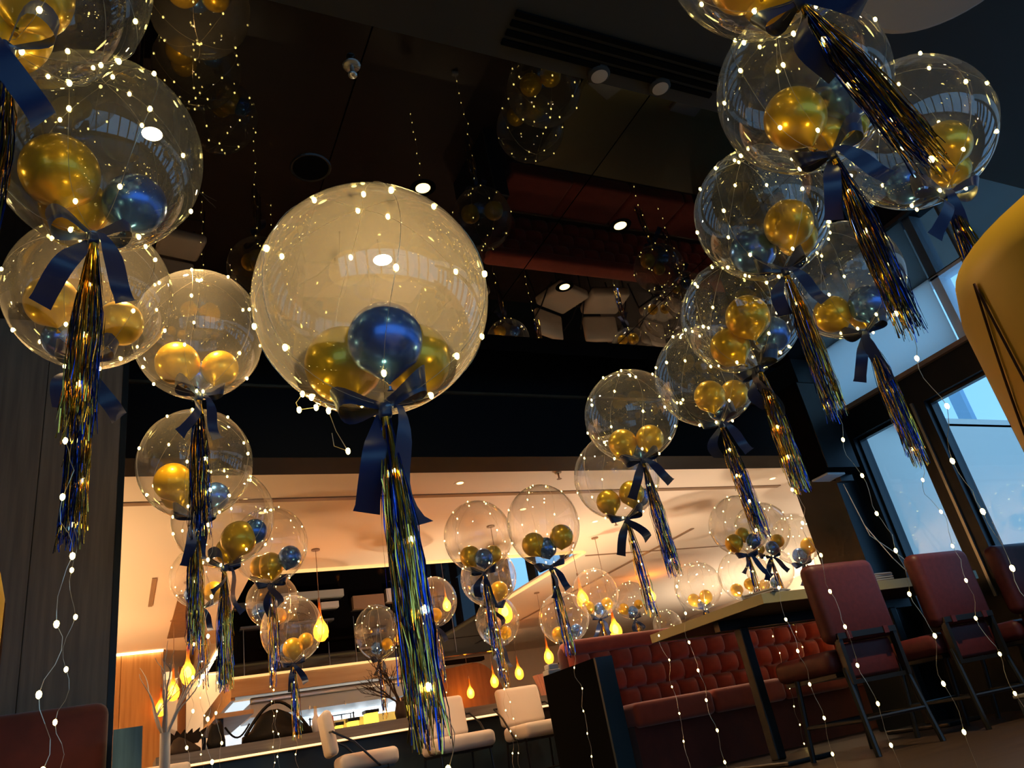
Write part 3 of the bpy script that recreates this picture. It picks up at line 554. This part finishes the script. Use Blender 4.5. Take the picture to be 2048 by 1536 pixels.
LED = MB().lathe([(0,.009),(.0045,.006),(.006,.001),(.005,-.005),(.002,-.0085),(0,-.009)], 8).mesh('bulb', 'led')
def loop_mesh(s):
    pts = []; ws = []
    for i in range(15):
        q = i/14; a = 2*PI*q
        x = .105*math.sin(PI*q)**.8; y = .036*math.sin(a); wv = .010+.020*math.sin(PI*q)
        pts.append((s*x, y, .012+.03*math.sin(PI*q))); ws.append((.25*s*wv*math.sin(PI*q), 0, wv))
    return MB().strip(pts, ws)
LOOP = {s: loop_mesh(s).mesh('loop', 'ribbon') for s in (-1, 1)}
BOWK = MB().rbox(-.013,.013,-.015,.015,-.016,.018,.006).mesh('bow_knot', 'ribbon')
def tail_mesh(s, L, bend):
    pts = []; ws = []
    for i in range(11):
        q = i/10; pts.append((s*(.01+.07*q+bend*math.sin(PI*q)), -.012-.03*math.sin(q*5+s), -L*q)); wv = .009+.017*min(1, q*3); ws.append((wv, .008*math.sin(3*q), (.010*s if i == 10 else 0)))
    return MB().strip(pts, ws)
TAILS = [tail_mesh(-1,.2,.0).mesh('tail','ribbon'), tail_mesh(1,.17,.01).mesh('tail','ribbon'), tail_mesh(-1,.15,.02).mesh('tail','ribbon'), tail_mesh(1,.24,-.01).mesh('tail','ribbon')]
def tassel_mesh(rnd, L, n, wd, tilt):
    mb = MB()
    mb.tube([(0,0,.0),(0,0,-.03)], .012, 8, 0)
    ph = rnd.random()*6
    for i in range(n):
        a = rnd.random()*2*PI; q0 = math.sqrt(rnd.random()); l = L*rnd.uniform(.78,1.0)*(1 if rnd.random() > .06 else .6)
        blue = (math.sin(a+ph) > .2) ^ (rnd.random() < .36)
        ds = (.034+.014*rnd.random())*q0; pts = []; ws = []; yaw = rnd.random()*PI; ns = 9
        for k in range(ns+1):
            t = k/ns; sp = ds*(.25+.75*min(1, t*2.2)+.5*max(0, t-.85))
            jx, jy = rnd.gauss(0,.0035)*t, rnd.gauss(0,.0035)*t
            pts.append((sp*math.cos(a)+jx+tilt[0]*t*l, sp*math.sin(a)+jy+tilt[1]*t*l, -.01-l*t)); yaw += rnd.uniform(-1.3,1.3)
            ws.append((wd*math.cos(yaw), wd*math.sin(yaw), 0))
        mb.strip(pts, ws, 1 if blue else 0)
    return mb.mesh('tassel', ['foil_gold', 'foil_blue'], smooth=False)
def ground(x, y):
    if 3.82 < x < 6.4 and 4.02 < y < 5.37: return 1.05
    if 3.85 < x < 8.2 and 5.98 < y < 6.62: return .6
    if 3.8 < x < 8.2 and 6.62 <= y < 7.05: return 1.27
    if .35 < x < 7.35 and 9.2 < y < 9.95: return .985
    if 2.4 < x < 3.9 and 10.3 < y < 11.6: return 1.0
    if abs(y-8.5) < .45 and (1.7 < x < 2.4 or 2.9 < x < 3.6 or 3.9 < x < 4.6): return .69
    return 0.0
def balloon(label, cen, near, zs, inner, tl, tilt, yaw, seed, weighted):
    rnd = random.Random(seed)
    t = thing('bubble_balloon', label, 'balloon', cen, 0, 'clear bubble balloons with tassels')
    b = obj('bubble', BUB[0 if near else 1], None, t); b.scale = (1, 1, zs); b.rotation_euler = (rnd.uniform(-.06,.06), rnd.uniform(-.06,.06), 0)
    for col, x, y, z, d in inner:
        o = obj('inner_balloon', DROP[col], None, t, loc=(x,y,z), label='metallic gold latex balloon' if col == 'g' else 'metallic blue latex balloon')
        o.scale = (d, d, d*1.04)
        tip = (Vector((0,0,-R0*1.0))-Vector((x,y,z))); tip.x *= .55; tip.y *= .55; tip = (tip.normalized()+Vector((rnd.uniform(-.15,.15), rnd.uniform(-.15,.15), -.5))).normalized()
        o.rotation_euler = (-tip).to_track_quat('Z', 'Y').to_euler()
        if near: obj('knot', KNOT[col], None, o, loc=(0,0,-.60))
    kz = -R0*zs*1.06; tl = min(tl, max(.12, cen[2]+kz-ground(cen[0], cen[1])-.05))
    bow = obj('bow', BOWK, None, t, loc=(0,0,kz)); bow.rotation_euler = (0,0,yaw); bow.scale = (1.1,)*3
    for s in (-1, 1):
        lp = obj('loop', LOOP[s], None, bow); lp.rotation_euler = (rnd.uniform(-.3,.3), rnd.uniform(-.35,.35), rnd.uniform(-.3,.3))
        tlx = obj('tail', TAILS[(0 if s < 0 else 1)+(2 if rnd.random() < .5 else 0)], None, bow); tlx.rotation_euler = (rnd.uniform(-.15,.25), rnd.uniform(-.3,.3), rnd.uniform(-.5,.5))
    ta = obj('tassel', tassel_mesh(rnd, tl, 190 if near else 36, .0015 if near else .0032, tilt), None, t, loc=(0,0,kz-.01)); ta['kind'] = 'stuff'
    # wire of lights round the bubble, then down to its weight
    mb = MB(); leds = []; path = []; acc = 0
    def push(p):
        nonlocal acc
        p = Vector(p)
        if path:
            acc += (p-path[-1]).length
            if acc >= step: leds.append(p.copy()); acc = 0
        path.append(p)
    step = .22 if near else .27; Rw = R0*1.006; a = rnd.random()*6
    for lp in range(3):
        a += 1.05+rnd.uniform(-.15,.15); b2 = a+PI+rnd.uniform(-.35,.35)
        for seg, (az, up) in enumerate(((a, 1), (b2, 0))):
            for k in range(30):
                q = k/29; th_ = (-PI/2+.1)+(PI-.14)*q if up else (PI/2-.04)-(PI-.14)*q
                az2 = az+.12*math.sin(th_*2+lp)
                push((Rw*math.cos(th_)*math.cos(az2), Rw*math.cos(th_)*math.sin(az2), Rw*zs*math.sin(th_)))
    mb.tube(path, .0007 if near else .0009, 4); path = []; acc = 0
    gz = ground(cen[0], cen[1])-cen[2]+(.066 if weighted else .001)
    if abs(tilt[1]) > .1: gz = kz-tl*.98
    L = kz-gz; n = max(4, int(L/.03)); px_ = py_ = 0; step = .15
    for k in range(n+1):
        q = k/n; px_ += rnd.gauss(0,.0035); py_ += rnd.gauss(0,.0035); fade = min(1, 4*q)*min(1, 4*(1-q))
        hang = q*L if q*L < tl else tl
        push((tilt[0]*hang+px_*fade+.012*math.sin(k*.9)*fade, tilt[1]*hang+py_*fade+.012*math.cos(k*.7)*fade, kz-L*q))
    mb.tube(path, .0009 if near else .0011, 4)
    ls = obj('light_string', mb, 'wire', t)
    if near:
        for p in leds: e = obj('bulb', LED, None, ls, loc=p)
    else:
        lb = MB()
        for p in leds: lb.lathe([(0,.0075),(.0045,.003),(.0045,-.003),(0,-.0075)], 6, p)
        e = obj('bulb', lb, 'led', ls); e['kind'] = 'stuff'
    wx, wy = cen[0]+tilt[0]*tl, cen[1]+tilt[1]*tl; wz = ground(cen[0], cen[1])
    return wx, wy, wz
WEIGHT = MB().rbox(-.035,.035,-.02,.02,0,.045,.008)
WME = WEIGHT.mesh('body', 'paper'); WRING = MB().tube([(.012*math.cos(a*PI/4), 0, .056+.012*math.sin(a*PI/4)) for a in range(9)], .002, 5).mesh('ring', 'steel')
BALLOONS = [
    ('largest clear bubble balloon, glowing gold before a ceiling spotlight', (0.532,1.567,1.446), True, 1.00, [('b',-0.009,-0.084,-0.165,0.174),('g',-0.059,0.104,-0.129,0.191),('g',0.101,0.025,-0.150,0.180)], 0.72, (0.030,0.030), -0.12, None),
    ('clear bubble balloon with gold balloons, cropped by the top corner above the oak wall', (-0.279,1.451,2.251), True, 1.00, [('g',-0.033,0.090,-0.131,0.217),('g',0.017,0.006,-0.095,0.209)], 0.65, (-0.008,-0.004), -0.82, None),
    ('large clear bubble balloon with two gold and one blue balloon, above the oak wall', (-0.115,2.017,2.199), True, 1.03, [('g',-0.095,-0.031,-0.115,0.209),('g',-0.063,0.105,-0.127,0.191),('b',0.100,0.026,-0.151,0.180)], 0.60, (-0.016,0.060), 0.17, None),
    ('clear bubble balloon overlapping the top of the oak wall, under a larger one', (-0.159,2.799,2.211), True, 1.00, [('g',-0.120,-0.012,-0.057,0.186),('g',0.106,-0.021,-0.137,0.168),('b',-0.084,0.093,-0.151,0.145)], 0.68, (-0.005,-0.012), -0.47, None),
    ('clear bubble balloon with two gold balloons before the black beam, beside the largest one', (0.271,3.349,2.393), True, 1.08, [('g',-0.089,0.029,-0.146,0.197),('g',0.095,0.034,-0.160,0.168),('b',-0.004,0.098,-0.176,0.145)], 0.65, (0.009,-0.004), 0.40, None),
    ('clear bubble balloon straddling the lower edge of the black beam, beside the oak wall', (0.316,4.105,2.046), True, 1.02, [('g',-0.107,-0.011,-0.106,0.194),('g',-0.077,0.112,-0.126,0.174),('b',0.101,0.036,-0.171,0.145)], 0.64, (0.000,0.028), 0.20, None),
    ('clear bubble balloon hanging just below the beam, overlapped by a tassel with long blue tails', (0.512,4.645,1.925), True, 1.00, [('g',0.078,-0.037,-0.147,0.203),('g',0.033,0.079,-0.179,0.151),('b',0.167,-0.036,-0.107,0.145)], 0.65, (-0.003,0.010), 0.86, None),
    ('clear bubble balloon, gold and blue inside, under the bigger ones by the oak wall', (1.027,6.186,2.199), False, 1.05, [('g',0.006,0.077,-0.148,0.209),('b',0.142,-0.018,-0.114,0.180),('g',-0.057,0.109,-0.140,0.174)], 0.65, (-0.004,0.018), -0.61, None),
    ('half hidden clear balloon behind the tassel next to the vent grille', (0.654,7.677,2.373), False, 1.00, [('g',0.099,0.024,-0.146,0.189),('b',-0.068,0.111,-0.133,0.174)], 0.68, (0.016,0.010), -0.04, None),
    ('small clear balloon with a dark blue and a gold balloon, above the kitchen canopy', (1.520,9.140,2.414), False, 1.00, [('b',-0.124,0.111,-0.076,0.180),('g',0.053,-0.023,-0.173,0.180)], 0.61, (-0.051,0.018), -0.64, None),
    ('small clear balloon overlapping an amber pendant lamp, before the black kitchen glass', (1.447,7.687,1.815), False, 1.07, [('g',-0.000,0.004,-0.178,0.189),('g',0.127,0.029,-0.117,0.145),('b',-0.044,0.117,-0.168,0.131)], 0.63, (0.005,0.013), -0.41, None),
    ('lone egg shaped clear balloon above the dark twigs', (2.950,9.985,2.108), False, 1.18, [('b',-0.020,0.038,-0.194,0.151),('g',0.103,-0.020,-0.170,0.145)], 0.68, (0.000,-0.001), 0.42, None),
    ('small clear balloon half hidden behind the longest blue and gold tassel', (3.510,9.302,2.282), False, 1.05, [('g',-0.001,-0.002,-0.165,0.160),('b',-0.045,0.104,-0.144,0.131)], 0.63, (0.003,0.020), -0.46, None),
    ('clear bubble balloon with a blue balloon between two gold ones, touching its taller twin', (2.689,5.883,2.089), False, 1.06, [('g',-0.050,0.105,-0.141,0.180),('b',0.018,-0.007,-0.193,0.160),('g',0.120,0.019,-0.157,0.151)], 0.64, (0.011,0.010), -0.54, None),
    ('tall clear bubble balloon with a gold balloon high at its side, by the recess corner', (3.006,5.300,1.984), False, 1.14, [('g',-0.061,0.104,-0.129,0.191),('g',0.137,-0.017,-0.110,0.191),('b',0.030,0.076,-0.170,0.168)], 0.67, (0.004,-0.045), -0.17, 'balloon weight on the floor behind the black booth panel end'),
    ('clear balloon holding one dark blue and one gold balloon, before the high recess windows', (3.379,7.296,2.062), False, 1.00, [('b',-0.087,0.112,-0.115,0.180),('g',0.103,0.019,-0.142,0.191)], 0.68, (-0.029,0.001), -0.92, None),
    ('small clear balloon with an amber pendant shining through it, above the far arch', (4.532,9.723,2.033), False, 1.12, [('b',-0.093,0.119,-0.122,0.160),('g',0.098,0.029,-0.155,0.174)], 0.69, (-0.037,-0.016), -0.08, None),
    ('clear balloon hanging at the rounded end of the red booth, crossed by a blue tassel', (4.542,7.952,1.683), False, 1.00, [('g',-0.066,0.068,-0.164,0.168),('b',0.133,0.008,-0.151,0.145)], 0.64, (-0.039,-0.009), -0.35, None),
    ('clear balloon with an amber pendant inside its outline, above the red booth', (5.268,8.337,1.999), False, 1.05, [('g',-0.069,0.115,-0.140,0.160),('b',0.064,0.061,-0.178,0.151),('g',0.139,-0.001,-0.141,0.151)], 0.63, (0.029,-0.021), -0.39, None),
    ('faint clear balloon with blue centre behind a gold and blue tassel, above the red booth', (7.328,10.580,2.281), False, 1.00, [('g',-0.098,0.114,-0.108,0.174),('b',-0.033,-0.030,-0.181,0.160),('g',0.146,0.033,-0.075,0.145)], 0.61, (0.025,-0.000), -0.79, None),
    ('clear bubble balloon with two gold balloons, crossing the brass rail of the beam', (2.793,3.563,2.129), True, 1.00, [('g',-0.038,0.102,-0.147,0.180),('g',0.088,-0.007,-0.164,0.174),('b',0.058,0.074,-0.196,0.116)], 0.69, (0.030,0.014), -0.29, 'balloon weight on the floor before the black booth panel'),
    ('clear bubble balloon half behind another, across the lower edge of the black beam', (2.983,4.132,1.943), False, 1.00, [('g',-0.083,0.045,-0.166,0.162),('g',0.037,-0.068,-0.149,0.168),('b',0.136,0.005,-0.149,0.145)], 0.64, (0.006,-0.012), -1.03, 'balloon weight on the floor beside the booth panel'),
    ('clear bubble balloon with two equal gold balloons side by side, before the beam', (2.934,2.986,2.107), True, 1.00, [('g',-0.034,-0.015,-0.140,0.174),('g',0.148,-0.017,-0.121,0.162),('b',0.078,0.053,-0.178,0.145)], 0.65, (0.025,-0.026), -1.07, 'white balloon weight on the floor left of the first red stool feet'),
    ('clear bubble balloon with a gold balloon in its middle and a blue one beside it', (2.687,2.381,2.115), True, 1.00, [('g',-0.050,-0.081,-0.070,0.209),('g',-0.059,0.076,-0.146,0.191),('b',0.142,-0.018,-0.114,0.180)], 0.61, (0.004,0.010), -1.47, 'white balloon weight on the floor before the first red stool'),
    ('clear bubble balloon with a dark blue balloon at its bottom, under the big top one', (2.468,1.880,2.310), True, 1.04, [('g',0.005,-0.100,-0.137,0.203),('g',0.143,-0.015,-0.118,0.174),('b',-0.030,0.095,-0.142,0.197)], 0.67, (-0.000,0.022), -0.54, 'white balloon weight on the floor before the middle red stool'),
    ('clear bubble balloon with one bright blue balloon, before the white panels above the windows', (3.204,2.140,2.217), True, 1.03, [('g',-0.040,0.101,-0.143,0.186),('b',0.044,-0.044,-0.168,0.186),('g',0.099,0.040,-0.175,0.139)], 0.68, (-0.006,0.005), -1.10, 'balloon weight on the floor by the dark floor box'),
    ('big clear bubble balloon behind the slanting tassel, with gold and upright blue balloons', (2.052,1.221,2.256), True, 1.00, [('g',-0.086,0.016,-0.146,0.203),('b',0.078,-0.091,-0.083,0.203),('g',0.073,0.033,-0.169,0.145),('g',0.143,-0.003,-0.142,0.145)], 0.68, (-0.014,0.002), -1.09, None),
    ('big clear bubble balloon near the beige disc lamp, two gold balloons overlapping inside', (2.685,1.270,2.247), True, 1.00, [('g',0.025,-0.077,-0.121,0.174),('g',0.137,0.004,-0.148,0.145),('b',-0.022,0.095,-0.168,0.160)], 0.70, (0.004,0.046), -0.38, None),
    ('clear bubble balloon cropped by the top of the frame, with the slanting tassel', (1.557,0.826,2.318), True, 1.00, [('g',0.031,0.065,-0.151,0.209),('g',-0.059,0.097,-0.116,0.174)], 0.62, (0.070,-0.130), -1.39, None),
    ('clear balloon crossed by a long tassel tip, above the pale table edge', (5.395,5.681,2.004), False, 1.00, [('g',-0.059,0.080,-0.157,0.174),('b',0.110,-0.006,-0.169,0.145),('g',0.095,0.098,-0.075,0.145)], 0.62, (-0.041,0.021), -0.23, None),
    ('clear balloon behind the long tassel tip, nearly touching the ball with a big gold one', (6.061,6.075,2.049), False, 1.00, [('b',0.057,-0.005,-0.197,0.139),('g',0.151,-0.012,-0.133,0.145),('g',-0.018,0.106,-0.175,0.116)], 0.68, (-0.018,-0.014), -0.76, None),
    ('clear balloon with one large gold and one blue balloon, above the first red stool', (7.175,6.719,2.081), False, 1.00, [('g',0.120,-0.052,-0.094,0.191),('b',0.007,0.022,-0.184,0.174),('g',0.120,0.030,-0.179,0.116)], 0.66, (0.037,-0.004), -0.43, None),
    ('clear balloon half hidden by the black corner column', (7.514,6.242,1.963), False, 1.00, [('b',-0.073,0.029,-0.112,0.174),('g',0.020,0.091,-0.186,0.133)], 0.63, (0.032,0.013), -0.19, None),
    ('small clear balloon with a pair of gold balloons, above the sloping table edge', (6.347,7.686,1.843), False, 1.00, [('g',-0.077,0.054,-0.155,0.151),('g',0.052,-0.025,-0.142,0.162),('b',0.080,0.060,-0.193,0.116)], 0.68, (-0.003,-0.015), 0.06, None),
    ('small clear balloon with two gold balloons resting low over the table corner', (6.435,6.951,1.775), False, 1.00, [('g',-0.103,0.066,-0.150,0.145),('g',0.030,-0.026,-0.117,0.139)], 0.64, (-0.005,-0.008), -0.50, None),
    ('small clear balloon with a blue balloon just above the table edge', (7.291,7.390,1.895), False, 1.00, [('b',0.032,-0.002,-0.163,0.145),('g',-0.097,0.070,-0.164,0.131)], 0.65, (-0.017,0.009), 0.45, None),
    ('small empty clear balloon beside the column foot', (9.696,8.476,2.181), False, 1.00, [], 0.68, (-0.010,-0.021), -1.52, None),
    ('tiny clear balloon peeking over the table near the booth back', (9.770,13.067,2.172), False, 1.00, [('g',0.072,0.022,-0.182,0.145)], 0.66, (0.015,0.000), -0.48, None),
]
for i, (label, cen, near, zs, inner, tl, tilt, yaw, wl2) in enumerate(BALLOONS):
    wx, wy, wz = balloon(label, cen, near, zs, inner, tl, tilt, yaw, 100+i, bool(wl2))
    if wl2:
        t = thing('balloon_weight', wl2, 'weight', (wx,wy,wz), yaw, 'small weights holding the balloon wires'); obj('body', WME, None, t); obj('ring', WRING, None, t)
# loose loop of lights hanging from the largest balloon
hk = MB(); pts = [Vector(p) for p in [(0.400,1.741,1.262),(0.383,1.746,1.270),(0.369,1.763,1.253),(0.377,1.768,1.236),(0.415,1.748,1.234),(0.435,1.734,1.240),(0.443,1.739,1.221),(0.462,1.755,1.173),(0.491,1.766,1.123),(0.459,1.774,1.140),(0.453,1.761,1.170)]]; fine = []
for a, b in zip(pts, pts[1:]):
    for k in range(6): fine.append(a.lerp(b, k/6))
hk.tube(fine+[pts[-1]], .0009, 4)
o = tag(obj('loose_light_wire', hk, 'wire'), 'loose hooked end of light wire dangling under the largest balloon', 'light wire')
for k in (1, 3, 4, 6, 8): obj('bulb', LED, None, o, loc=pts[k])
